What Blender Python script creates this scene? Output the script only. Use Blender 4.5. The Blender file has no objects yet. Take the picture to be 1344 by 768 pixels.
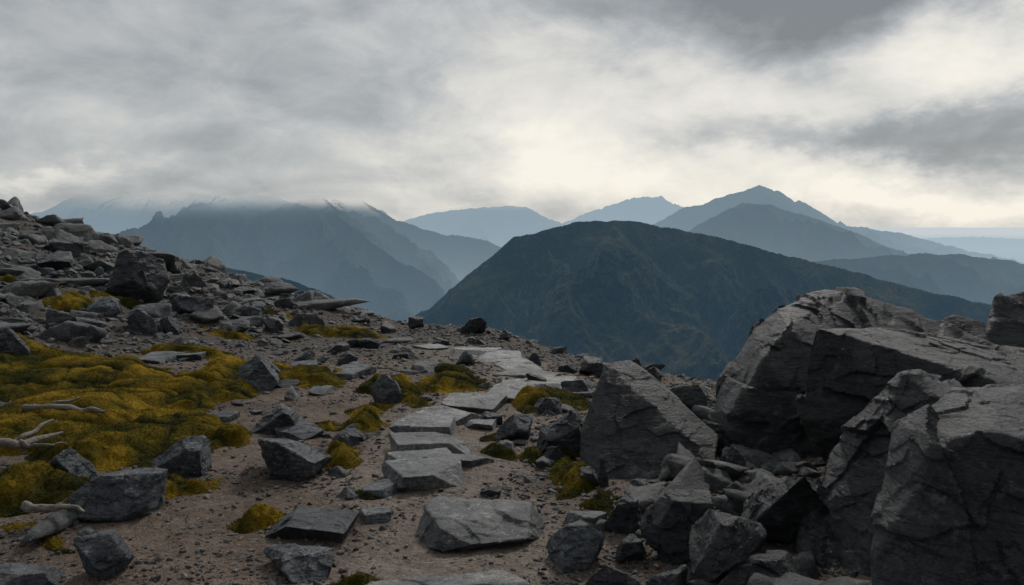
import bpy, bmesh, math, numpy as np
from mathutils import Vector
F=1045.3; TH=math.radians(4.87); EYE=1.6
rng=np.random.default_rng(7)
sc=bpy.context.scene
# ---------------------------------------------------------------- noise
def _h(i,j,k,s):
    n=(i.astype(np.int64)*374761393+j.astype(np.int64)*668265263+k.astype(np.int64)*2147483647+s*1274126177)&0xffffffff
    n=((n^(n>>13))*1274126177)&0xffffffff
    n=((n^(n>>16))*2246822519)&0xffffffff
    n=n^(n>>15)
    return (n&0xffffff)/float(0xffffff)
def vn(x,y,z,s=0):
    x=np.asarray(x,float);y=np.asarray(y,float);z=np.asarray(z,float)+0*x
    i=np.floor(x);j=np.floor(y);k=np.floor(z)
    fx=x-i;fy=y-j;fz=z-k
    fx=fx*fx*fx*(fx*(fx*6-15)+10);fy=fy*fy*fy*(fy*(fy*6-15)+10);fz=fz*fz*fz*(fz*(fz*6-15)+10)
    i=i.astype(np.int64);j=j.astype(np.int64);k=k.astype(np.int64)
    def L(a,b,t): return a+(b-a)*t
    r=L(L(L(_h(i,j,k,s),_h(i+1,j,k,s),fx),L(_h(i,j+1,k,s),_h(i+1,j+1,k,s),fx),fy),
        L(L(_h(i,j,k+1,s),_h(i+1,j,k+1,s),fx),L(_h(i,j+1,k+1,s),_h(i+1,j+1,k+1,s),fx),fy),fz)
    return r*2-1
def fbm(x,y,z=0,o=4,s=0,g=0.5,ridged=False):
    a=1;t=0;n=0;f=1
    for q in range(o):
        v=vn(np.asarray(x)*f+q*17.3,np.asarray(y)*f+q*9.1,np.asarray(z)*f+q*5.7,s+q)
        if ridged: v=1-2*np.abs(v)
        t=t+v*a;n+=a;a*=g;f*=2.03
    return t/n
def cellfac(p,s,g=.75):
    i0=np.floor(p).astype(np.int64);best=np.full(len(p),9.);out=np.zeros(len(p))
    for a in(-1,0,1):
        for b in(-1,0,1):
            for c in(-1,0,1):
                i=i0[:,0]+a;j=i0[:,1]+b;k=i0[:,2]+c
                o=np.stack([p[:,0]-i-_h(i,j,k,s),p[:,1]-j-_h(i,j,k,s+1),p[:,2]-k-_h(i,j,k,s+2)],1)
                d=(o*o).sum(1);m=d<best
                if m.any():
                    im,jm,km=i[m],j[m],k[m]
                    gr=np.stack([_h(im,jm,km,s+3),_h(im,jm,km,s+4),_h(im,jm,km,s+5)],1)*2-1
                    out[m]=(_h(im,jm,km,s+6)-.5)*.7+g*(gr*o[m]).sum(1);best[m]=d[m]
    return out
def sstep(a,b,x):
    t=np.clip((x-a)/(b-a),0,1);return t*t*(3-2*t)
# ---------------------------------------------------------------- survey helpers
def ray(u,v):
    a=(u-672)/F;b=(384-v)/F
    return np.array([a,math.cos(TH)+b*math.sin(TH),-math.sin(TH)+b*math.cos(TH)])
def P(u,v,Y):
    d=ray(u,v);return np.array([0,0,EYE])+d*(Y/d[1])
# ---------------------------------------------------------------- ground height
CX=[-40,-16,-10,-6.5,-4,-2,.4,2.6,6,30];CY=[34,25,22,20,19,18,15.5,12.5,10.5,10]
def ground(x,y,fine=True):
    x=np.asarray(x,float);y=np.asarray(y,float)
    z=-0.05*(np.sqrt((np.maximum(y-4,0))**2+1)-1)
    t=-0.8*x+0.25*(y-9)-4.0
    tt=np.where(t>0,t*t/(t+1.4),0)
    z=z+0.27*tt
    z=z-0.026*np.clip(x+.5,0,8)*np.maximum(y-7,0)
    z=z+0.10*sstep(1.0,2.5,x)*sstep(9,6,y)
    e=y-np.interp(x,CX,CY)
    e=np.maximum(e,0);z=z-0.6*(np.sqrt(e*e+4)-2)
    z=z+0.07*fbm(x*.5,y*.5,0,3,3)*sstep(1,4,np.abs(y)+np.abs(x))
    z=z+(0.025+0.10*sstep(0,3,t))*fbm(x*1.7,y*1.7,0,3,5)
    if fine: z=z+(0.014+.02*sstep(0,3,t))*fbm(x*7,y*7,0,3,9)
    return z
def site(u,v):
    d=ray(u,v);t=np.geomspace(1,60,5000)
    p=d[None]*t[:,None];p[:,2]+=EYE
    g=ground(p[:,0],p[:,1],False)
    k=np.argmax(p[:,2]<g)
    if k==0: k=np.argmin(np.abs(t-18))
    return np.array([p[k,0],p[k,1],g[k]])
# ---------------------------------------------------------------- node helper
class NT:
    def __init__(s,tree): s.t=tree;s.n=tree.nodes;s.l=tree.links
    def new(s,typ,ins=None,**kw):
        n=s.n.new(typ)
        for k,v in kw.items(): setattr(n,k,v)
        for k,v in (ins or {}).items(): s.put(n.inputs[k],v)
        return n
    def put(s,sock,v):
        if isinstance(v,bpy.types.NodeSocket): s.l.new(v,sock)
        else: sock.default_value=v
    def m(s,op,*a):
        n=s.n.new('ShaderNodeMath');n.operation=op
        for i,v in enumerate(a): s.put(n.inputs[i],v)
        return n.outputs[0]
    def vm(s,op,*a):
        n=s.n.new('ShaderNodeVectorMath');n.operation=op
        for i,v in enumerate(a):
            if op=='SCALE' and i==1: s.put(n.inputs['Scale'],v)
            else: s.put(n.inputs[i],v)
        return n.outputs['Value'] if op in('LENGTH','DOT_PRODUCT') else n.outputs[0]
    def xyz(s,x,y,z):
        return s.new('ShaderNodeCombineXYZ',{0:x,1:y,2:z}).outputs[0]
    def noise(s,vec,scale,detail=4,rough=.5,dist=0):
        return s.new('ShaderNodeTexNoise',{'Vector':vec,'Scale':scale,'Detail':detail,'Roughness':rough,'Distortion':dist}).outputs[0]
    def rng(s,v,a,b,c=0,d=1,smooth=True):
        return s.new('ShaderNodeMapRange',{0:v,1:a,2:b,3:c,4:d},interpolation_type='SMOOTHSTEP' if smooth else 'LINEAR').outputs[0]
    def ramp(s,v,stops):
        n=s.n.new('ShaderNodeValToRGB');s.l.new(v,n.inputs[0]);e=n.color_ramp.elements
        while len(e)<len(stops): e.new(.5)
        for q,(p,c) in zip(e,stops): q.position=p;q.color=(*c,1)
        return n.outputs[0]
    def mix(s,f,a,b,bt='MIX'):
        n=s.n.new('ShaderNodeMix');n.data_type='RGBA';n.blend_type=bt
        s.put(n.inputs[0],f)
        for i,v in((6,a),(7,b)):
            if isinstance(v,tuple) and len(v)==3: v=(*v,1)
            s.put(n.inputs[i],v)
        return n.outputs[2]
def newmat(name):
    m=bpy.data.materials.new(name);m.use_nodes=True;m.node_tree.nodes.clear();return m,NT(m.node_tree)
def finish(N,shader):
    o=N.new('ShaderNodeOutputMaterial');N.l.new(shader,o.inputs[0])
def bump(N,h,strength,dist,prev=None):
    n=N.new('ShaderNodeBump',{'Height':h,'Strength':strength,'Distance':dist})
    if prev is not None: N.l.new(prev,n.inputs['Normal'])
    return n.outputs[0]
# ---------------------------------------------------------------- materials
def rock_mat(name,base=1.0,attr=False,wet=0.55,tint=(1,1,1),bd=.035,strata=False):
    m,N=newmat(name)
    co=N.new('ShaderNodeTexCoord').outputs['Object']
    if attr: tone=N.new('ShaderNodeAttribute',attribute_name='tone').outputs['Fac']
    else: tone=N.new('ShaderNodeObjectInfo').outputs['Random']
    co2=N.vm('ADD',co,N.xyz(N.m('MULTIPLY',tone,13.0),N.m('MULTIPLY',tone,7.0),0.0))
    n1=N.noise(co2,2.6,5,.65,.3)
    n2=N.noise(co2,30,4,.8)
    v=N.m('ADD',N.m('MULTIPLY',n1,.5),N.m('MULTIPLY',n2,.55))
    b=base
    def c(*q): return tuple(q[i]*b*tint[i] for i in range(3))
    col=N.ramp(v,[(.38,c(.020,.023,.028)),(.50,c(.062,.068,.077)),(.60,c(.120,.127,.136)),(.72,c(.30,.305,.305))])
    lich=N.m('MULTIPLY',N.rng(N.noise(co2,7,5,.75,.4),.54,.62),N.rng(n2,.42,.56))
    col=N.mix(N.m('MULTIPLY',lich,.6),col,c(.27,.285,.27))
    rust=N.rng(n1,.58,.72)
    col=N.mix(N.m('MULTIPLY',rust,.3),col,c(.12,.098,.07))
    k=N.m('ADD',.7,N.m('MULTIPLY',tone,.6))
    col=N.mix(1.0,col,N.new('ShaderNodeCombineColor',{0:k,1:k,2:k}).outputs[0],'MULTIPLY')
    bp=None
    if strata:
        mp=N.new('ShaderNodeMapping',{'Vector':co2,'Rotation':(.5,.45,.3),'Scale':(1.5,1.5,13.)}).outputs[0]
        sn=N.noise(mp,1.3,5,.6,.35)
        ln=N.rng(N.m('ABSOLUTE',N.m('SUBTRACT',sn,.5)),0,.022)
        col=N.mix(N.m('MULTIPLY',N.m('SUBTRACT',1.0,ln),.6),col,c(.012,.013,.015))
        bp=bump(N,N.m('ADD',sn,N.m('MULTIPLY',ln,.12)),1.0,.07)
    bp=bump(N,N.noise(N.vm('MULTIPLY',co2,(1.0,1.0,2.2)),10,7,.78),1.0,bd,bp)
    bp=bump(N,N.noise(co2,75,3,.8),.9,.009,bp)
    r=N.rng(n2,.3,.7,wet-.08,wet+.2)
    p=N.new('ShaderNodeBsdfPrincipled',{'Base Color':col,'Roughness':r,'Normal':bp,'Specular IOR Level':.45})
    finish(N,p.outputs[0]);return m
def ground_mat():
    m,N=newmat('gravelly_soil')
    co=N.new('ShaderNodeTexCoord').outputs['Object']
    n1=N.noise(co,1.1,5,.65);n2=N.noise(co,14,5,.75)
    col=N.ramp(N.m('ADD',N.m('MULTIPLY',n1,.6),N.m('MULTIPLY',n2,.4)),[(.36,(.052,.036,.027)),(.5,(.135,.097,.073)),(.64,(.23,.175,.14))])
    hill=N.new('ShaderNodeAttribute',attribute_name='scree').outputs['Fac']
    col=N.mix(N.m('MULTIPLY',hill,.85),col,N.ramp(n2,[(.3,(.022,.018,.015)),(.55,(.065,.055,.047)),(.75,(.16,.145,.13))]))
    pth=N.new('ShaderNodeAttribute',attribute_name='path').outputs['Fac']
    col=N.mix(N.m('MULTIPLY',pth,.7),col,N.ramp(n2,[(.3,(.13,.105,.085)),(.7,(.31,.265,.23))]))
    bp=None
    for sc_,d,amt in((34,.012,.6),(90,.006,.5)):
        vc=N.new('ShaderNodeTexVoronoi',{'Vector':co,'Scale':float(sc_)})
        rnd=N.new('ShaderNodeSeparateColor',{0:vc.outputs['Color']}).outputs[0]
        on=N.m('MULTIPLY',N.rng(rnd,.5,.58),N.rng(vc.outputs['Distance'],.48,.36))
        pc=N.ramp(rnd,[(.5,(.05,.042,.037)),(.75,(.13,.11,.095)),(1,(.32,.285,.25))])
        col=N.mix(N.m('MULTIPLY',on,amt),col,pc)
        bp=bump(N,N.m('MULTIPLY',on,N.m('SUBTRACT',1.0,vc.outputs['Distance'])),1.0,d,bp)
    moss=N.new('ShaderNodeAttribute',attribute_name='moss').outputs['Fac']
    mc=N.ramp(n2,[(.3,(.02,.018,.006)),(.55,(.08,.060,.012)),(.75,(.15,.108,.02))])
    col=N.mix(N.m('MULTIPLY',N.rng(N.m('ADD',moss,N.m('MULTIPLY',N.m('SUBTRACT',n2,.5),.9)),.25,.45),.9),col,mc)
    bp=bump(N,n2,.9,.04,bp)
    p=N.new('ShaderNodeBsdfPrincipled',{'Base Color':col,'Roughness':.85,'Normal':bp,'Specular IOR Level':.3})
    finish(N,p.outputs[0]);return m
def moss_mat(name,k=1.0):
    m,N=newmat(name)
    co=N.new('ShaderNodeTexCoord').outputs['Object']
    a=N.noise(co,1.6,5,.7);b=N.noise(co,50,4,.75)
    v=N.m('ADD',N.m('MULTIPLY',a,.72),N.m('MULTIPLY',b,.3))
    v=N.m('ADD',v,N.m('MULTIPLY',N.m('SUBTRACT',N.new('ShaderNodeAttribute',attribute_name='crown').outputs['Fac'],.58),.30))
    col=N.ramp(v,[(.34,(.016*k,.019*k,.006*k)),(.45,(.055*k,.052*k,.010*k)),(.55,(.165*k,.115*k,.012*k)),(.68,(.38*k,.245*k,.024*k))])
    bp=bump(N,N.noise(co,16,5,.7),.8,.04);bp=bump(N,b,1.0,.02,bp)
    p=N.new('ShaderNodeBsdfPrincipled',{'Base Color':col,'Roughness':.95,'Normal':bp,'Specular IOR Level':.05})
    finish(N,p.outputs[0]);return m
def wood_mat():
    m,N=newmat('bleached_wood')
    co=N.new('ShaderNodeTexCoord').outputs['Object']
    n=N.noise(N.vm('MULTIPLY',co,(4.0,30.0,40.0)),2.5,6,.7)
    col=N.ramp(n,[(.3,(.06,.05,.045)),(.5,(.20,.18,.155)),(.7,(.36,.33,.29))])
    p=N.new('ShaderNodeBsdfPrincipled',{'Base Color':col,'Roughness':.8,'Normal':bump(N,n,.8,.01)})
    finish(N,p.outputs[0]);return m
def hazy_mountain_mat(name,cloud=None,L=6600.):
    m,N=newmat(name)
    g=N.new('ShaderNodeNewGeometry');pos=g.outputs['Position']
    s=N.new('ShaderNodeSeparateXYZ',{0:pos});z=s.outputs[2]
    nz=N.new('ShaderNodeSeparateXYZ',{0:g.outputs['Normal']}).outputs[2]
    n1=N.noise(pos,.0035,7,.74);n2=N.noise(pos,.022,6,.8)
    rocky=N.rng(N.m('ADD',nz,N.m('MULTIPLY',N.m('SUBTRACT',n2,.5),1.1)),.60,.84,1,0)
    gc=N.ramp(n1,[(.36,(.006,.011,.006)),(.46,(.036,.048,.018)),(.54,(.105,.105,.040)),(.66,(.24,.195,.095))])
    rc=N.ramp(n2,[(.34,(.012,.014,.016)),(.64,(.25,.25,.245))])
    col=N.mix(N.m('MULTIPLY',rocky,.75),gc,rc)
    bp=bump(N,n1,1.0,190.0);bp=bump(N,n2,1.0,45.0,bp)
    p=N.new('ShaderNodeBsdfPrincipled',{'Base Color':col,'Roughness':.95,'Normal':bp,'Specular IOR Level':.1}).outputs[0]
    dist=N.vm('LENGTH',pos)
    low_haze=N.m('EXPONENT',N.m('DIVIDE',N.m('ADD',z,600.0),-320.0))
    od=N.m('MULTIPLY',N.m('DIVIDE',dist,L),N.m('ADD',.85,N.m('MULTIPLY',low_haze,1.1)))
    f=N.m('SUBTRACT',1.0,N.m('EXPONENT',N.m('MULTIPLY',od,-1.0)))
    haze_col=N.mix(N.rng(dist,1500,12500,smooth=False),(.040,.100,.160),(.33,.43,.50))
    haze_col=N.mix(N.m('MULTIPLY',low_haze,N.rng(dist,2800,6500,0,.95)),haze_col,(.38,.48,.54))  # bright valley mist painted into the glow colour at low heights
    haze_col=N.mix(N.rng(dist,13000,70000),haze_col,(.56,.61,.64))
    e=N.new('ShaderNodeEmission',{'Color':haze_col,'Strength':1.0}).outputs[0]  # haze painted on the slopes as emission that grows with distance
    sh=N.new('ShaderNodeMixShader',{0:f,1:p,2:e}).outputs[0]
    if cloud is not None:
        cn=N.noise(N.vm('MULTIPLY',pos,(1.0,1.0,2.2)),.0014,5,.5)
        a=N.rng(N.m('ADD',z,N.m('MULTIPLY',N.m('SUBTRACT',cn,.5),cloud[2])),cloud[0],cloud[1])
        sh=N.new('ShaderNodeMixShader',{0:a,1:sh,2:N.new('ShaderNodeBsdfTransparent').outputs[0]}).outputs[0]
    finish(N,sh);return m
# ---------------------------------------------------------------- mesh helpers
def mk(name,V,Fc,mat,smooth=True,attrs=None,origin=None):
    V=np.asarray(V,np.float32);Fc=np.asarray(Fc,np.int32)
    if origin is not None: V=V-np.asarray(origin,np.float32)
    me=bpy.data.meshes.new(name);k=Fc.shape[1]
    me.vertices.add(len(V));me.vertices.foreach_set('co',V.ravel())
    me.loops.add(Fc.size);me.loops.foreach_set('vertex_index',Fc.ravel())
    me.polygons.add(len(Fc));me.polygons.foreach_set('loop_start',np.arange(0,Fc.size,k,dtype=np.int32))
    me.polygons.foreach_set('use_smooth',np.full(len(Fc),smooth))
    me.update(calc_edges=True)
    for an,av in (attrs or {}).items():
        at=me.attributes.new(an,'FLOAT','POINT');at.data.foreach_set('value',np.asarray(av,np.float32))
    me.materials.append(mat)
    ob=bpy.data.objects.new(name,me);sc.collection.objects.link(ob)
    if origin is not None: ob.location=origin
    return ob
_ico={}
def ico(n):
    if n not in _ico:
        bm=bmesh.new();bmesh.ops.create_icosphere(bm,subdivisions=n,radius=1)
        V=np.array([v.co[:] for v in bm.verts]);V/=np.linalg.norm(V,axis=1)[:,None]
        Fc=np.array([[v.index for v in f.verts] for f in bm.faces]);bm.free();_ico[n]=(V,Fc)
    return _ico[n]
def vnormals(V,Fc):
    n=np.cross(V[Fc[:,1]]-V[Fc[:,0]],V[Fc[:,2]]-V[Fc[:,0]]);o=np.zeros_like(V)
    for i in range(3): 
        for c in range(3): o[:,c]+=np.bincount(Fc[:,i],n[:,c],len(V))
    return o/(np.linalg.norm(o,axis=1)[:,None]+1e-12)
def hull_planes(Q):
    bm=bmesh.new()
    for q in Q: bm.verts.new(q)
    r=bmesh.ops.convex_hull(bm,input=bm.verts)
    bm.normal_update();out=[]
    for f in bm.faces:
        n=np.array(f.normal[:]);d=float(n@np.array(f.verts[0].co[:]))
        if d<0: n=-n;d=-d
        if d<1e-3: continue
        if not any(np.abs(n-a).max()<.03 for a,_ in out): out.append((n,d))
    bm.free();return out
def shape(planes,sub,p=34):
    D,Fc=ico(sub)
    A=np.array([n/d for n,d in planes])
    t=np.maximum(D@A.T,1e-6)
    mx=t.max(1)
    r=1/(mx*np.power(np.sum(np.power(t/mx[:,None],p),axis=1),1/p))
    return D*r[:,None],Fc
def detail(V,Fc,size,seed,k=1.0):
    n=vnormals(V,Fc);f=1/size
    w=np.stack([fbm(V[:,0]*f*3,V[:,1]*f*3,V[:,2]*f*3,3,seed+q) for q in(11,12,13)],1)*.06
    p=V*f+w
    d=size*k*(.060*cellfac(p*2.0+seed,seed)+.032*cellfac(p*np.array([4.,4.,7.])+seed,seed+40)+.012*cellfac(p*11,seed+60)
       +.007*fbm(V[:,0]*f*6,V[:,1]*f*6,V[:,2]*f*6,4,seed+31))
    d+=.0035*k*fbm(V[:,0]*25,V[:,1]*25,V[:,2]*25,3,seed+5)
    return V+n*d[:,None]
def rock_planes(r,kind='b'):
    pl=[];big=kind=='b'
    for a in range(3):
        for s in(-1,1):
            n=np.zeros(3);n[a]=s
            n=n+r.normal(0,.14 if kind=='s' else .40,3);n/=np.linalg.norm(n)
            pl.append((n,r.uniform(.60,.95)))
    for q in range(6):
        n=r.normal(0,1,3);n/=np.linalg.norm(n);pl.append((n,r.uniform(.70,1.05)))
    if big:
        a=r.uniform(0,2*math.pi);n=np.array([math.cos(a),math.sin(a),r.uniform(.6,1.2)]);n/=np.linalg.norm(n);pl.append((n,r.uniform(.55,.75)))
    if kind=='w':
        for q in range(3):
            a=r.uniform(0,2*math.pi);n=np.array([math.cos(a),math.sin(a),r.uniform(.5,1.1)]);n/=np.linalg.norm(n);pl.append((n,r.uniform(.5,.68)))
    return pl
CT=(.95,1,1.06)
MR=rock_mat('dark_granite',.58,wet=.44,tint=CT,bd=.045,strata=True)
MRL=rock_mat('weathered_granite',1.25,tint=CT,bd=.04,strata=True)
MF=rock_mat('flagstone_granite',1.8,wet=.5,tint=(1.03,1,.96),bd=.02)
MS=rock_mat('scree_stone',1.1,attr=True,wet=.6,tint=(1.02,1,.97))
MG=rock_mat('gravel_stone',1.4,attr=True,wet=.65,tint=(1.2,1,.84))
ROCKS=[]
def hull_rock(pts,seed,sub=7,mat=None,name='boulder',k=.5):
    W=np.array([P(*q) for q in pts]);c=(W.min(0)+W.max(0))/2;s=(W.max(0)-W.min(0))/2
    Q=(W-c)/s;m=Q.mean(0);c=c+m*s;Q=Q-m
    pl=hull_planes(Q);r=np.random.default_rng(seed)
    for q in range(9):
        n=r.normal(0,1,3);n/=np.linalg.norm(n);pl.append((n,(Q@n).max()*r.uniform(.90,.97)))
    V,Fc=shape(pl,sub,160);V=V*s
    V=detail(V,Fc,float(np.mean(s)*2),seed,k)
    ROCKS.append((c[0],c[1],max(s[0],s[1])))
    return mk(name,V+c,Fc,mat or MR,origin=c)
def box_rock(u0,v0,u1,v1,kind='b',seed=0,mat=None,name='boulder',sub=6):
    r=np.random.default_rng(seed+100)
    uc=(u0+u1)/2;b=site(uc,v1);Y=b[1]
    W=(u1-u0)/F*Y
    if kind=='s':
        hpx=min(.42*(v1-v0),30);bk=site(uc,v0+hpx*.8);D=max(.2*W,min(bk[1]-Y,1.6*W));H=hpx/F*Y*1.25
    else:
        H=(v1-v0)/F*Y*.97;D=W*r.uniform(.7,.95)
    c=np.array([b[0]*(1+.45*D/Y),Y+D*.48,0]);W*=(1+.4*D/Y)
    gz=float(ground(c[0],c[1],False));top=gz+H if kind=='s' else EYE+ray(uc,v0)[2]/ray(uc,v0)[1]*c[1]
    bot=gz-.22*(top-gz)-.03
    s=np.array([W/2,D/2,(top-bot)/2]);c[2]=(top+bot)/2
    V,Fc=shape(rock_planes(r,kind),sub,130)
    a=r.uniform(-.5,.5);ca,sa=math.cos(a),math.sin(a)
    V=V@np.array([[ca,-sa,0],[sa,ca,0],[0,0,1]])
    V/=np.abs(V).max(0)
    V=V*s
    V=detail(V,Fc,float((W+D+H)/3),seed,.35 if kind=='s' else .7)
    ROCKS.append((c[0],c[1],max(W,D)/2))
    return mk(name,V+c,Fc,mat or MRL,origin=c)
# ---------------------------------------------------------------- large boulders (right)
hull_rock([(945,600,5.6),(952,500,5.9),(985,425,6.1),(1015,393,6.2),(1060,380,6.4),(1110,373,6.6),(1170,398,6.6),(1240,435,6.6),(1330,470,6.7),(1035,425,5.7),(1000,470,5.5),
 (958,600,5.3),(1085,625,5.1),(1200,640,5.2),(1350,640,5.8),(1100,600,7.3),(950,580,6.6),(1100,390,7.2),(1000,690,5.5)],1,k=.85)
hull_rock([(1068,427,5.0),(1200,436,5.4),(1344,462,5.3),(1420,470,5.3),(1090,431,5.5),(1045,545,4.75),(1100,578,4.65),(1344,512,4.2),(1420,530,4.2),(1344,640,4.3),(1120,660,4.8),(1400,680,5.2)],2,k=.45)
hull_rock([(1197,484,3.95),(1248,505,3.8),(1150,530,4.3),(1083,590,4.05),(1056,690,3.75),(1050,750,3.6),(1120,800,3.35),(1260,640,3.4),(1300,800,3.4),(1260,500,4.4),(1090,760,4.3),(1100,900,3.7),(1300,900,3.7)],3,k=.65)
hull_rock([(1190,572,3.45),(1248,508,3.7),(1344,506,3.6),(1440,515,3.75),(1260,560,3.2),(1200,640,3.2),(1140,768,3.05),(1200,850,2.85),(1440,850,2.7),(1440,600,3.0),(1440,520,4.4),(1250,520,4.2),(1150,900,3.3),(1440,950,3.3)],4,k=.65)
hull_rock([(794,474,5.75),(826,472,5.85),(762,560,5.45),(761,640,5.15),(785,656,4.95),(939,607,5.1),(943,570,5.4),(862,501,6.0),(890,545,6.2),(800,600,6.1),(900,600,6.3),(770,690,5.3),(930,680,5.4)],5,k=.3)
hull_rock([(1294,420,7.3),(1308,390,7.5),(1344,381,7.6),(1420,385,7.7),(1300,455,7.1),(1344,470,7.0),(1440,470,7.2),(1300,560,7.4),(1440,560,7.8),(1360,400,8.3)],6,sub=6)
hull_rock([(1205,428,7.6),(1250,414,7.8),(1310,430,7.8),(1325,470,7.4),(1190,500,7.3),(1200,580,7.8),(1330,580,7.9),(1260,430,8.4)],7,sub=6)
R=[(872,488,944,560,'b',0),(905,540,962,600,'b',0),(842,615,965,748,'b',0),(872,645,1015,790,'b',0),(948,606,1090,735,'w',0),(925,718,1085,800,'b',0),
(703,680,797,752,'w',1),(758,738,842,790,'w',1),(1235,752,1325,790,'b',1),(792,640,850,705,'w',0),(835,560,880,610,'b',0),(695,540,782,603,'b',1),(648,540,702,583,'b',1),
(622,532,660,558,'b',1),(735,662,800,700,'s',1),(710,585,745,612,'b',1),(820,470,850,500,'w',0),(780,600,800,640,'b',0),
(735,498,775,522,'b',1),(775,520,800,545,'b',0),(800,470,818,492,'w',0),(730,470,760,490,'b',0),(690,460,712,480,'b',0),(600,415,640,440,'b',0),(650,430,678,448,'b',0),
(598,452,628,480,'w',1),(565,440,590,455,'b',0),(535,415,560,432,'b',0),(700,520,740,545,'b',1),
(333,566,450,632,'w',1),(337,704,462,768,'b',1),(345,666,475,714,'s',1),(465,660,522,690,'s',1),(422,556,488,590,'b',1),(470,630,530,655,'s',1),(440,636,475,658,'b',1),
(330,532,400,572,'b',1),(355,556,425,582,'s',1),(300,460,372,515,'w',1),(345,485,400,510,'s',1),(420,470,505,500,'s',1),(440,462,470,480,'b',0),(510,490,535,515,'b',1),
(484,488,530,532,'w',1),(540,470,580,490,'s',1),(400,505,440,520,'s',1),(375,470,420,490,'s',1),(515,455,550,472,'b',0),(270,540,312,556,'s',1),
(198,573,277,628,'w',1),(55,583,128,645,'w',1),(95,622,207,690,'w',1),(98,696,183,765,'w',1),(-20,735,86,785,'s',1),(-20,430,50,486,'b',1),
(135,328,226,400,'w',0),(222,374,286,418,'b',1),(55,316,112,338,'b',0),(40,334,105,356,'b',0),(160,404,208,440,'b',1),
(95,414,148,438,'b',1),(110,388,160,418,'b',1),(206,414,240,440,'b',1),(60,405,100,432,'b',1),(230,455,275,475,'s',1),(190,458,240,478,'s',1),(240,500,275,515,'s',1),
(60,510,110,522,'s',1),(300,376,345,390,'b',0),(286,420,330,440,'b',1),(345,415,380,438,'b',1),(0,535,60,555,'s',1),(0,386,45,405,'b',0),(385,455,420,475,'b',1),
(470,440,500,458,'b',0),(120,358,150,382,'b',0),(310,395,350,420,'b',1),(630,636,662,654,'b',1),(568,655,590,668,'b',1),(590,668,612,678,'b',1),
(805,700,855,740,'w',0),(845,745,905,790,'w',0),(1010,735,1060,785,'b',0),(945,585,985,625,'b',0),(760,612,790,640,'b',1),(840,520,880,560,'b',0),(690,490,725,510,'b',0),(760,465,800,495,'b',0),(845,478,878,500,'w',0)]
for i,(a,b,c,d,k,mm) in enumerate(R):
    box_rock(a,b,c,d,k,seed=i*3+11,mat=MRL if mm else MR,sub=6 if (c-a)>60 else 5,name='boulder' if (c-a)>60 and k!='s' else 'rock')
FL=[(518,656,722,726),(494,602,622,646),(504,566,638,604),(498,588,608,618),(512,545,614,576),(538,530,638,560),(455,750,715,798),(578,515,668,545),(630,504,716,530),(655,495,766,516),(650,484,740,501),(640,472,716,489),(615,462,695,477),(580,454,660,468),(540,452,600,460),(555,594,655,616),(610,546,656,566)]
FW=[]
for i,(a,b,c,d) in enumerate(FL):
    box_rock(a,b,c,d,'s',seed=i*5+401,mat=MF,name='flagstone',sub=6);FW.append(ROCKS[-1])
# ---------------------------------------------------------------- moss mask
ME=[(80,500,170,30),(240,522,100,22),(320,498,74,15),(50,565,140,28),(170,590,120,28),(50,650,130,28),(180,650,90,24),(90,712,135,21),(20,700,80,18),(475,560,50,36),(450,605,50,20),(480,652,50,14),
(745,625,52,38),(690,620,42,22),(640,600,28,15),(720,530,50,12),(648,572,20,13),(590,505,50,10),(545,515,44,9),(90,402,60,7),(50,378,50,4),(170,402,60,6),(20,455,60,5),(920,605,28,12),(545,530,30,9),(400,500,60,7),(330,690,34,14),(480,766,40,16),(700,740,26,14),(830,655,26,20),(250,470,70,5),(450,440,60,4),(350,410,40,3),(300,440,50,4),(250,395,40,3),(480,510,40,6),(430,560,24,8),(600,488,30,5),(730,510,40,5)]
MW=[]
for (u,v,a,b) in ME:
    c=site(u,v);n=site(u,min(v+b,790));f=site(u,v-b);MW.append((c[0],(n[1]+f[1])/2,a/F*c[1],max((f[1]-n[1])/2,.08)))
pathline=np.array([[f[0],f[1]] for f in FW])
def pathd(x,y):
    d=np.full(len(x),9.)
    for (cx,cy) in pathline: d=np.minimum(d,np.hypot(x-cx,(y-cy)*.8))
    return d
def moss(x,y):
    m=np.zeros_like(x);wx=x+.36*fbm(x*1.1,y*1.1,0,4,61,g=.6)+.07*fbm(x*5,y*5,0,3,62);wy=y+.36*fbm(x*1.1,y*1.1,0,4,67,g=.6)+.07*fbm(x*5,y*5,0,3,68)
    for cx,cy,rx,ry in MW:
        dd=1.0-np.sqrt(((wx-cx)/(rx*1.15))**2+((wy-cy)/(ry*1.15))**2)
        m=np.maximum(m,dd*min(1.,max(.22,min(rx,ry)*1.2)))
    m=np.clip(m*2.2-.06+(.34*fbm(x*3,y*3,0,3,70)-.22*sstep(.05,.5,vn(x*1.6,y*1.6,0,74)))*np.clip(m*6,0,1),0,1)
    return m*sstep(.20,.38,pathd(x,y)+.1*vn(x*4,y*4,0,75))
def mossh(x,y,m):
    wx=x+.1*vn(x*3,y*3,0,90);wy=y+.1*vn(x*3,y*3,4,90)
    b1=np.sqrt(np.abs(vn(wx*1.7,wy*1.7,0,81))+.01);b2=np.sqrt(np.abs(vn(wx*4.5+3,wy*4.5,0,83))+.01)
    return sstep(0,.35,m)*(.018+.19*b1*sstep(0,1.0,m)+.045*b2*sstep(0,.5,m)+.008*fbm(x*30,y*30,0,2,88))-.035*(1-sstep(0,.12,m)), np.clip(b1*.8+b2*.5-.25,0,1)
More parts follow.
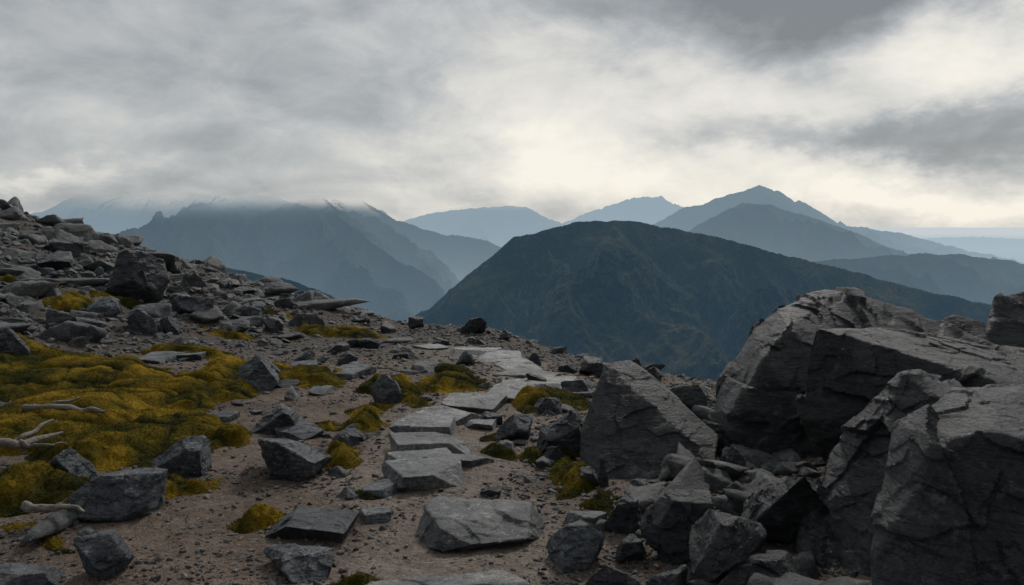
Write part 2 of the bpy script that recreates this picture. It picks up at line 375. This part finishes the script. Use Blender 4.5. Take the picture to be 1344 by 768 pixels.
# ---------------------------------------------------------------- ground sheet
azd=np.concatenate([np.linspace(-180,-42,60,endpoint=False),np.linspace(-42,42,1000),np.linspace(42,180,61)[1:-1]])
az=np.radians(azd);rr=np.concatenate([[.05],np.geomspace(.4,2.6,25,endpoint=False),np.geomspace(2.6,26,620,endpoint=False),np.geomspace(26,400,60)])
AZ,RR=np.meshgrid(az,rr);X=np.sin(AZ)*RR;Y=np.cos(AZ)*RR
xf,yf=X.ravel(),Y.ravel();Z=ground(xf,yf);mo=moss(xf,yf)
nr,nc=X.shape;idx=np.arange(nr*nc).reshape(nr,nc)
nx=np.roll(idx,-1,axis=1)
q=np.stack([idx[:-1],idx[1:],nx[1:],nx[:-1]],-1).reshape(-1,4)
tt=-0.8*xf+0.25*(yf-9)-4.0
scree=np.maximum(sstep(-.5,1.5,tt+fbm(xf,yf,0,3,12)),sstep(10,13,yf))
pa=sstep(.85,.45,pathd(xf,yf)+.25*fbm(xf*2,yf*2,0,3,15))
mk('rocky_ground',np.stack([xf,yf,Z],1),q[:,::-1],ground_mat(),attrs={'moss':mo,'scree':scree,'path':pa})
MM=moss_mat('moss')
ax=np.radians(np.linspace(-38,30,1500));rx=np.geomspace(3.0,18,950)
AX,RX=np.meshgrid(ax,rx);x=(np.sin(AX)*RX).ravel();y=(np.cos(AX)*RX).ravel()
m_=moss(x,y);mh,cr=mossh(x,y,m_);z=ground(x,y)+mh
nr,nc=AX.shape;idx=np.arange(nr*nc).reshape(nr,nc)
q=np.stack([idx[:-1,:-1],idx[:-1,1:],idx[1:,1:],idx[1:,:-1]],-1).reshape(-1,4)
keep=(m_[q]>0.0).all(1);q=q[keep];us=np.unique(q);rm=np.full(nr*nc,-1);rm[us]=np.arange(len(us))
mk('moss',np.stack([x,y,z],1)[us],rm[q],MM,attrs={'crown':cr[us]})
cand=us[m_[us]>.06];w=RX.ravel()[cand]**1.0;pick=rng.choice(cand,130000,p=w/w.sum())
bx=x[pick]+rng.normal(0,.006,len(pick));by=y[pick]+rng.normal(0,.006,len(pick));bz=z[pick]-.002
hgt=rng.uniform(.004,.013,len(pick));a=rng.uniform(0,6.28,len(pick));wd=rng.uniform(.002,.005,len(pick))
B=np.stack([bx,by,bz],1);S=np.stack([np.cos(a)*wd,np.sin(a)*wd,0*a],1);T=B+np.stack([rng.normal(0,.009,len(a)),rng.normal(0,.009,len(a)),hgt],1)
V=np.stack([B-S,B+S,T],1).reshape(-1,3)
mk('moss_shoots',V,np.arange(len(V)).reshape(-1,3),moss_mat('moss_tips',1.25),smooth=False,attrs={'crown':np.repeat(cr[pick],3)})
# ---------------------------------------------------------------- scatter stones
dirt=[site(*q)[:2] for q in [(250,700),(320,640),(300,600),(420,680),(520,740),(220,760),(290,580),(560,740),(380,650),(460,700)]]
def scatter(name,n,smin,smax,sub,nvar,reject,rmin=3,rmax=24,sink=.3,boost=None,seed=1,azr=(-38,36),pw=3.0,mat=None):
    r=np.random.default_rng(seed)
    a=np.radians(r.uniform(*azr,n*4));d=np.exp(r.uniform(math.log(rmin),math.log(rmax),n*4))
    x=np.sin(a)*d;y=np.cos(a)*d
    ok=reject(x,y,r)&(y<np.interp(x,CX,CY)+2.5)
    x=x[ok][:n];y=y[ok][:n];n=len(x)
    s=smin+(smax-smin)*r.uniform(0,1,n)**pw
    if boost is not None: s=s*boost(x,y)
    z=ground(x,y);tone=r.uniform(0,1,n)
    VV=[];FF=[];TT=[];off=0
    for k in range(nvar):
        sel=np.arange(k,n,nvar)
        if len(sel)==0: continue
        V,Fc=shape(rock_planes(r,'b' if k%3 else 'w'),sub,80)
        V=V*np.array([1,r.uniform(.6,.95),r.uniform(.35,.75)])
        if sub>=4: V=detail(V,Fc,1.6,seed*50+k,.7)
        yaw=r.uniform(0,6.28,len(sel));ti=r.normal(0,.45,len(sel));ca,sa,ct,st=np.cos(yaw),np.sin(yaw),np.cos(ti),np.sin(ti)
        Rm=np.zeros((len(sel),3,3));Rm[:,0,0]=ca;Rm[:,0,1]=-sa*ct;Rm[:,0,2]=sa*st;Rm[:,1,0]=sa;Rm[:,1,1]=ca*ct;Rm[:,1,2]=-ca*st;Rm[:,2,1]=st;Rm[:,2,2]=ct
        sv=s[sel][:,None]*r.uniform(.75,1.25,(len(sel),3))
        W=np.einsum('nij,nvj->nvi',Rm,V[None]*sv[:,None,:])
        W+=np.stack([x[sel],y[sel],z[sel]+s[sel]*(.5-sink)*.6],1)[:,None,:]
        VV.append(W.reshape(-1,3));FF.append((Fc[None]+(np.arange(len(sel))*len(V))[:,None,None]+off).reshape(-1,3))
        TT.append(np.repeat(tone[sel],len(V)));off+=len(sel)*len(V)
    return mk(name,np.concatenate(VV),np.concatenate(FF),mat or MS,smooth=sub>=4,attrs={'tone':np.concatenate(TT)})
def indirt(x,y,rad=.5):
    o=np.zeros(len(x),bool)
    for c in dirt: o|=np.hypot(x-c[0],y-c[1])<rad
    return o
hillw=lambda x,y: sstep(-.5,3,-0.8*x+0.25*(y-9)-4.0)
def rejA(x,y,r,th=.48,dp=0.):
    m=moss(x,y);h=np.maximum(hillw(x,y),sstep(8,12,y)*.8)
    p=(.22+.75*h)*(1-.9*(m>.12));p=np.where(x>.8,np.maximum(p,.8),p)
    pd=pathd(x,y);p=np.where((pd>.45)&(pd<.95),np.maximum(p,.65),p)
    return (r.uniform(0,1,len(x))<p)&(pd>th)&((~indirt(x,y))|(r.uniform(0,1,len(x))<dp))
bo=lambda x,y:(.5+.8*hillw(x,y))*(.45+.055*np.minimum(np.hypot(x,y),22))
scatter('scree_rocks',1050,.06,.29,4,24,rejA,4.0,33,boost=bo,seed=3)
scatter('rubble',110,.07,.20,4,12,lambda x,y,r:(x>.75)&(y<8),3.3,8,seed=8,azr=(8,34),pw=1.5)
scatter('loose_stones',12500,.018,.09,3,20,lambda x,y,r:rejA(x,y,r,.40,.2),3.2,33,boost=bo,seed=4,pw=2.0)
def rejG(x,y,r):
    m=moss(x,y);return (r.uniform(0,1,len(x))<np.where(m>.1,.02,(.35+.6*fbm(x*2,y*2,0,2,44)+.4*hillw(x,y))*np.where(pathd(x,y)<.4,.45,1)))
scatter('gravel',23000,.004,.024,2,14,rejG,2.9,22,seed=5,sink=.2,boost=lambda x,y:.55+.09*np.hypot(x,y),pw=3,mat=MG)
# ---------------------------------------------------------------- driftwood
WM=wood_mat()
def tube(pts,rad,seed,ns=10):
    pts=np.array(pts,float);n=40;t=np.linspace(0,len(pts)-1,n)
    C=np.stack([np.interp(t,range(len(pts)),pts[:,i]) for i in range(3)],1)
    C[:,1:]+=.018*np.stack([vn(t*3,seed*1.,0,seed),vn(t*3,seed*1.,5,seed)],1)
    rr=np.interp(t,range(len(rad)),rad)
    T=np.gradient(C,axis=0);T/=np.linalg.norm(T,axis=1)[:,None]
    U=np.cross(T,[0,0,1.]);U/=np.linalg.norm(U,axis=1)[:,None];W=np.cross(U,T)
    a=np.linspace(0,2*math.pi,ns,endpoint=False)
    k=1+.35*vn(np.cos(a)[None]*1.5+0*t[:,None],np.sin(a)[None]*1.5+0*t[:,None],t[:,None]*1.2+0*a[None],seed)
    V=C[:,None]+(U[:,None]*np.cos(a)[None,:,None]+W[:,None]*np.sin(a)[None,:,None])*(rr[:,None]*k)[:,:,None]
    i=np.arange(n*ns).reshape(n,ns);j=np.roll(i,-1,1)
    return V.reshape(-1,3),np.stack([i[:-1],j[:-1],j[1:],i[1:]],-1).reshape(-1,4)
def drift(branches,seed):
    VV=[];FF=[];o=0
    for b,(pix,rad) in enumerate(branches):
        pts=[]
        for u,v,h in pix:
            p=site(u,v);p[2]+=h;pts.append(p)
        V,Fc=tube(pts,rad,seed+b);VV.append(V);FF.append(Fc+o);o+=len(V)
    V=np.concatenate(VV);return mk('driftwood',V,np.concatenate(FF),WM,origin=V.mean(0))
drift([([(-30,622,.20),(30,620,.20),(85,604,.22)],[.035,.028,.006]),([(10,622,.2),(45,612,.25),(78,600,.28)],[.02,.015,.004]),([(30,620,.2),(60,623,.19),(90,616,.17)],[.014,.01,.003])],5)
drift([([(32,688,.11),(70,694,.11),(115,700,.11)],[.022,.018,.006]),([(70,694,.11),(90,688,.15)],[.01,.004])],9)
drift([([(35,562,.18),(90,568,.19),(140,570,.18)],[.03,.035,.012]),([(60,563,.18),(110,558,.23)],[.018,.006])],14)
# ---------------------------------------------------------------- mountains
def mountain(name,ridge,Y0,Y1,slope,seed,cloud=None,spur=500,amp=120,cols=480,rows=360,jag=8,pad=130,L=6600.):
    r=np.random.default_rng(seed);lines=[[P(*q) for q in ridge]]
    main=np.array(lines[0]);seg=np.linalg.norm(np.diff(main,axis=0),axis=1);cum=np.r_[0,np.cumsum(seg)]
    for d in np.arange(spur*.4,cum[-1],spur):
        d=d+r.uniform(-.3,.3)*spur;p=np.array([np.interp(d,cum,main[:,i]) for i in range(3)])
        ln=r.uniform(.7,1.3)*(p[2]+650)/(slope*.62);dx=r.uniform(-.8,.8)
        pts=[p-np.array([0,0,8])]
        for t in(.25,.5,.75,1.):
            pts.append(p+np.array([dx*ln*t+r.normal(0,.07)*ln,-ln*t,-(p[2]+600)*(t**r.uniform(.8,1.1))-12]))
        lines.append(pts)
    u0=min(q[0] for q in ridge)-pad;u1=max(q[0] for q in ridge)+pad
    A=np.linspace((u0-672)/F,(u1-672)/F,cols);YY=np.linspace(Y0,Y1,rows)
    AA,YM=np.meshgrid(A,YY);x=(AA*YM).ravel();y=YM.ravel()
    k=1/700.
    wx=x+170*fbm(x*k,y*k,0,5,seed+1,g=.55);wy=y+170*fbm(x*k,y*k,0,5,seed+2,g=.55)
    h=np.full(len(x),-1e9);dm=np.full(len(x),1e9)
    for li,ln in enumerate(lines):
        for a,b in zip(ln[:-1],ln[1:]):
            ex,ey=b[0]-a[0],b[1]-a[1];qx,qy=(x,y) if li==0 else (wx,wy)
            t=np.clip(((qx-a[0])*ex+(qy-a[1])*ey)/(ex*ex+ey*ey+1e-6),0,1)
            d=np.hypot(qx-a[0]-t*ex,qy-a[1]-t*ey);zz=a[2]+t*(b[2]-a[2])
            hh=zz-slope*(1.25*d-np.minimum(d,600)**2/4800*.8)
            if li==0: dm=np.minimum(dm,d)
            h=np.maximum(h,hh)
    k=1/380.
    er=fbm(wx*k,wy*k*.6,0,6,seed+9,g=.55,ridged=True)
    e2=fbm(wx/110,wy/260,0,4,seed+19,g=.6,ridged=True)
    h=h+amp*(er-.3)*sstep(0,380,dm)+amp*.36*(e2-.2)*sstep(0,200,dm)+jag*(fbm(x/90,y/200,0,5,seed+4,g=.65)*1.3+.6*(fbm(x/260,y/500,0,3,seed+6,ridged=True)-.2))
    fl=-600+40*fbm(x/1500,y/1500,0,4,5)
    h=np.maximum(h,fl-30)
    idx=np.arange(rows*cols).reshape(rows,cols)
    q=np.stack([idx[:-1,:-1],idx[:-1,1:],idx[1:,1:],idx[1:,:-1]],-1).reshape(-1,4)
    return mk(name,np.stack([x,y,h],1),q,hazy_mountain_mat(name+'_hazy_slopes',cloud,L))
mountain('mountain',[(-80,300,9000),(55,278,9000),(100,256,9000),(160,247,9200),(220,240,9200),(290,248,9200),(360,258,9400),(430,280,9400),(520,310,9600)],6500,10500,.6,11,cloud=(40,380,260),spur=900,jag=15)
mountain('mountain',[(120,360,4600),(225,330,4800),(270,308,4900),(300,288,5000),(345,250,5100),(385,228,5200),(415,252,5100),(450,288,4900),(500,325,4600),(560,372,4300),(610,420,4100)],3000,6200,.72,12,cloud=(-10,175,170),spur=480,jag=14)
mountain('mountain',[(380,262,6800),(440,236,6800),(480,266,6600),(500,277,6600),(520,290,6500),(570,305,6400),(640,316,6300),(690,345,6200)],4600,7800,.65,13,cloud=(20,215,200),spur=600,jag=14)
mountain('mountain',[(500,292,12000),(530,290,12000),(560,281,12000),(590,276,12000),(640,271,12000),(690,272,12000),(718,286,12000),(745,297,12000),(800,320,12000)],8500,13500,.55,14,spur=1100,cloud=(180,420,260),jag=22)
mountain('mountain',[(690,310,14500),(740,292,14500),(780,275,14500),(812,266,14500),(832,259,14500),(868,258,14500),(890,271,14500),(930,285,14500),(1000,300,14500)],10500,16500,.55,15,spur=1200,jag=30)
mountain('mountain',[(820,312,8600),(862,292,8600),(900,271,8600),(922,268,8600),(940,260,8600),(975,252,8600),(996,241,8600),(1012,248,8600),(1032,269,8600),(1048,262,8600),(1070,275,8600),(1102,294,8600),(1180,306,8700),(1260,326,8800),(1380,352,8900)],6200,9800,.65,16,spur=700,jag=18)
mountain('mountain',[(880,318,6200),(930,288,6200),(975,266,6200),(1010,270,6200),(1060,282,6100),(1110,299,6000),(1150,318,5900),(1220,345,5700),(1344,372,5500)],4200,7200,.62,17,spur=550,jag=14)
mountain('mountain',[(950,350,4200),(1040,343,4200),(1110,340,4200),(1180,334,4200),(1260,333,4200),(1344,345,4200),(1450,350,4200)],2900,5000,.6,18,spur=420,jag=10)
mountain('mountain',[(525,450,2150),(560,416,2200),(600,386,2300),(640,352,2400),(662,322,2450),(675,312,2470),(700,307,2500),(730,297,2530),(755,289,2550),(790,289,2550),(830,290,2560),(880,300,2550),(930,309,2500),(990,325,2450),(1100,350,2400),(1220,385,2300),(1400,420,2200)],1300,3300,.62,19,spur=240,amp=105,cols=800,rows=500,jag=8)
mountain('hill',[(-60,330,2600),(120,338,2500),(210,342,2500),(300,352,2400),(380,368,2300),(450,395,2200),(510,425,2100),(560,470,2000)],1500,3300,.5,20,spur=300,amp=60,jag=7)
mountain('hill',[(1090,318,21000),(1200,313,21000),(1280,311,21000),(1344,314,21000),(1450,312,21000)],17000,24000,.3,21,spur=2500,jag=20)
rr=np.geomspace(380,200000,160);aa=np.radians(np.linspace(-180,180,361))
A,Rr=np.meshgrid(aa,rr);x=(np.sin(A)*Rr).ravel();y=(np.cos(A)*Rr).ravel();z=-620+30*fbm(x/1500,y/1500,0,4,5)+np.maximum(0,(700-Rr.ravel()))*.6
nr,nc=A.shape;idx=np.arange(nr*nc).reshape(nr,nc)
q=np.stack([idx[:-1,:-1],idx[:-1,1:],idx[1:,1:],idx[1:,:-1]],-1).reshape(-1,4)
mk('valley_terrain',np.stack([x,y,z],1),q[:,::-1],hazy_mountain_mat('hazy_valley_moor'))
# ---------------------------------------------------------------- sky
w=bpy.data.worlds.new('World');sc.world=w;w.use_nodes=True;w.node_tree.nodes.clear();N=NT(w.node_tree)
d=N.new('ShaderNodeTexCoord').outputs['Generated'];s=N.new('ShaderNodeSeparateXYZ',{0:d});dx,dy,dz=s.outputs
azn=N.m('ARCTAN2',dx,dy);el=N.m('ARCSINE',dz)
zc=N.m('ADD',N.m('MAXIMUM',dz,0.0),.22)
pl=N.xyz(N.m('DIVIDE',dx,zc),N.m('DIVIDE',dy,zc),0.0)
ae=N.xyz(azn,N.m('MULTIPLY',el,1.7),0.0)
wc=N.new('ShaderNodeTexNoise',{'Vector':ae,'Scale':5.0,'Detail':6.0,'Roughness':.62});ws=N.new('ShaderNodeSeparateColor',{0:wc.outputs['Color']})
wa=N.m('ADD',azn,N.m('MULTIPLY',N.m('SUBTRACT',ws.outputs[0],.5),.36));we=N.m('ADD',el,N.m('MULTIPLY',N.m('SUBTRACT',ws.outputs[1],.5),.17))
n1=N.noise(pl,1.3,6,.58,.4);n2=N.noise(ae,7,6,.62,.5)
val=N.m('ADD',.525,N.m('ADD',N.m('MULTIPLY',N.m('SUBTRACT',n1,.5),.50),N.m('MULTIPLY',N.m('SUBTRACT',n2,.5),.54)))
BL=[(1060,22,200,58,-.46),(1310,100,110,60,.36),(880,200,240,64,.38),(720,222,100,44,.24),(1110,188,240,24,-.42),(1220,262,220,22,.42),(300,120,300,90,-.13),(50,222,110,12,.20),(500,15,200,50,.04),(280,255,230,18,-.08),(740,110,170,60,.18),(600,5,700,24,-.14)]
for (u,v,su,sv,am) in BL:
    a0=math.atan((u-672)/F);e0=math.atan((295-v)/F)
    p=N.m('POWER',N.m('DIVIDE',N.m('SUBTRACT',wa,a0),su/F*1.1),2.0);q=N.m('POWER',N.m('DIVIDE',N.m('SUBTRACT',we,e0),sv/F*1.1),2.0)
    val=N.m('ADD',val,N.m('MULTIPLY',N.m('EXPONENT',N.m('MULTIPLY',N.m('ADD',p,q),-1.0)),am))
cl=N.ramp(val,[(.1,(.20,.215,.23)),(.35,(.34,.36,.375)),(.5,(.48,.495,.50)),(.68,(.70,.688,.65)),(.95,(.93,.89,.80))])
back_dim=N.rng(dy,-.5,.65,.36,1.0)  # unseen sky behind the camera dimmed to darken camera-facing rock sides
high=N.rng(dz,.30,.8,1.0,1.15)
cl=N.vm('SCALE',cl,N.m('MULTIPLY',back_dim,high))
cl=N.mix(N.rng(el,-.03,-.002,1,0),cl,(.05,.055,.06))
SE,SR=math.radians(40),math.radians(18)
sky=N.new('ShaderNodeTexSky',sky_type='NISHITA',sun_disc=False,sun_elevation=SE,sun_rotation=SR)
skc=N.vm('SCALE',sky.outputs[0],.1)
fin=N.mix(.95,skc,cl)
bg=N.new('ShaderNodeBackground',{'Color':fin,'Strength':1.0});o=N.new('ShaderNodeOutputWorld');N.l.new(bg.outputs[0],o.inputs[0])
L=bpy.data.lights.new('sun','SUN');L.energy=1.5;L.angle=math.radians(10);L.color=(1,.95,.88)
so=bpy.data.objects.new('sun',L);sc.collection.objects.link(so)
dv=Vector((math.sin(SR)*math.cos(SE),math.cos(SR)*math.cos(SE),math.sin(SE)));so.rotation_euler=dv.to_track_quat('Z','Y').to_euler()
cam=bpy.data.cameras.new('camera');cam.lens=28;cam.sensor_width=36;cam.clip_end=400000;cam.clip_start=.1
co=bpy.data.objects.new('camera',cam);sc.collection.objects.link(co);co.location=(0,0,EYE);co.rotation_euler=(math.radians(90)-TH,0,0);sc.camera=co
sc.view_settings.view_transform='Standard';sc.view_settings.look='None';sc.view_settings.exposure=0
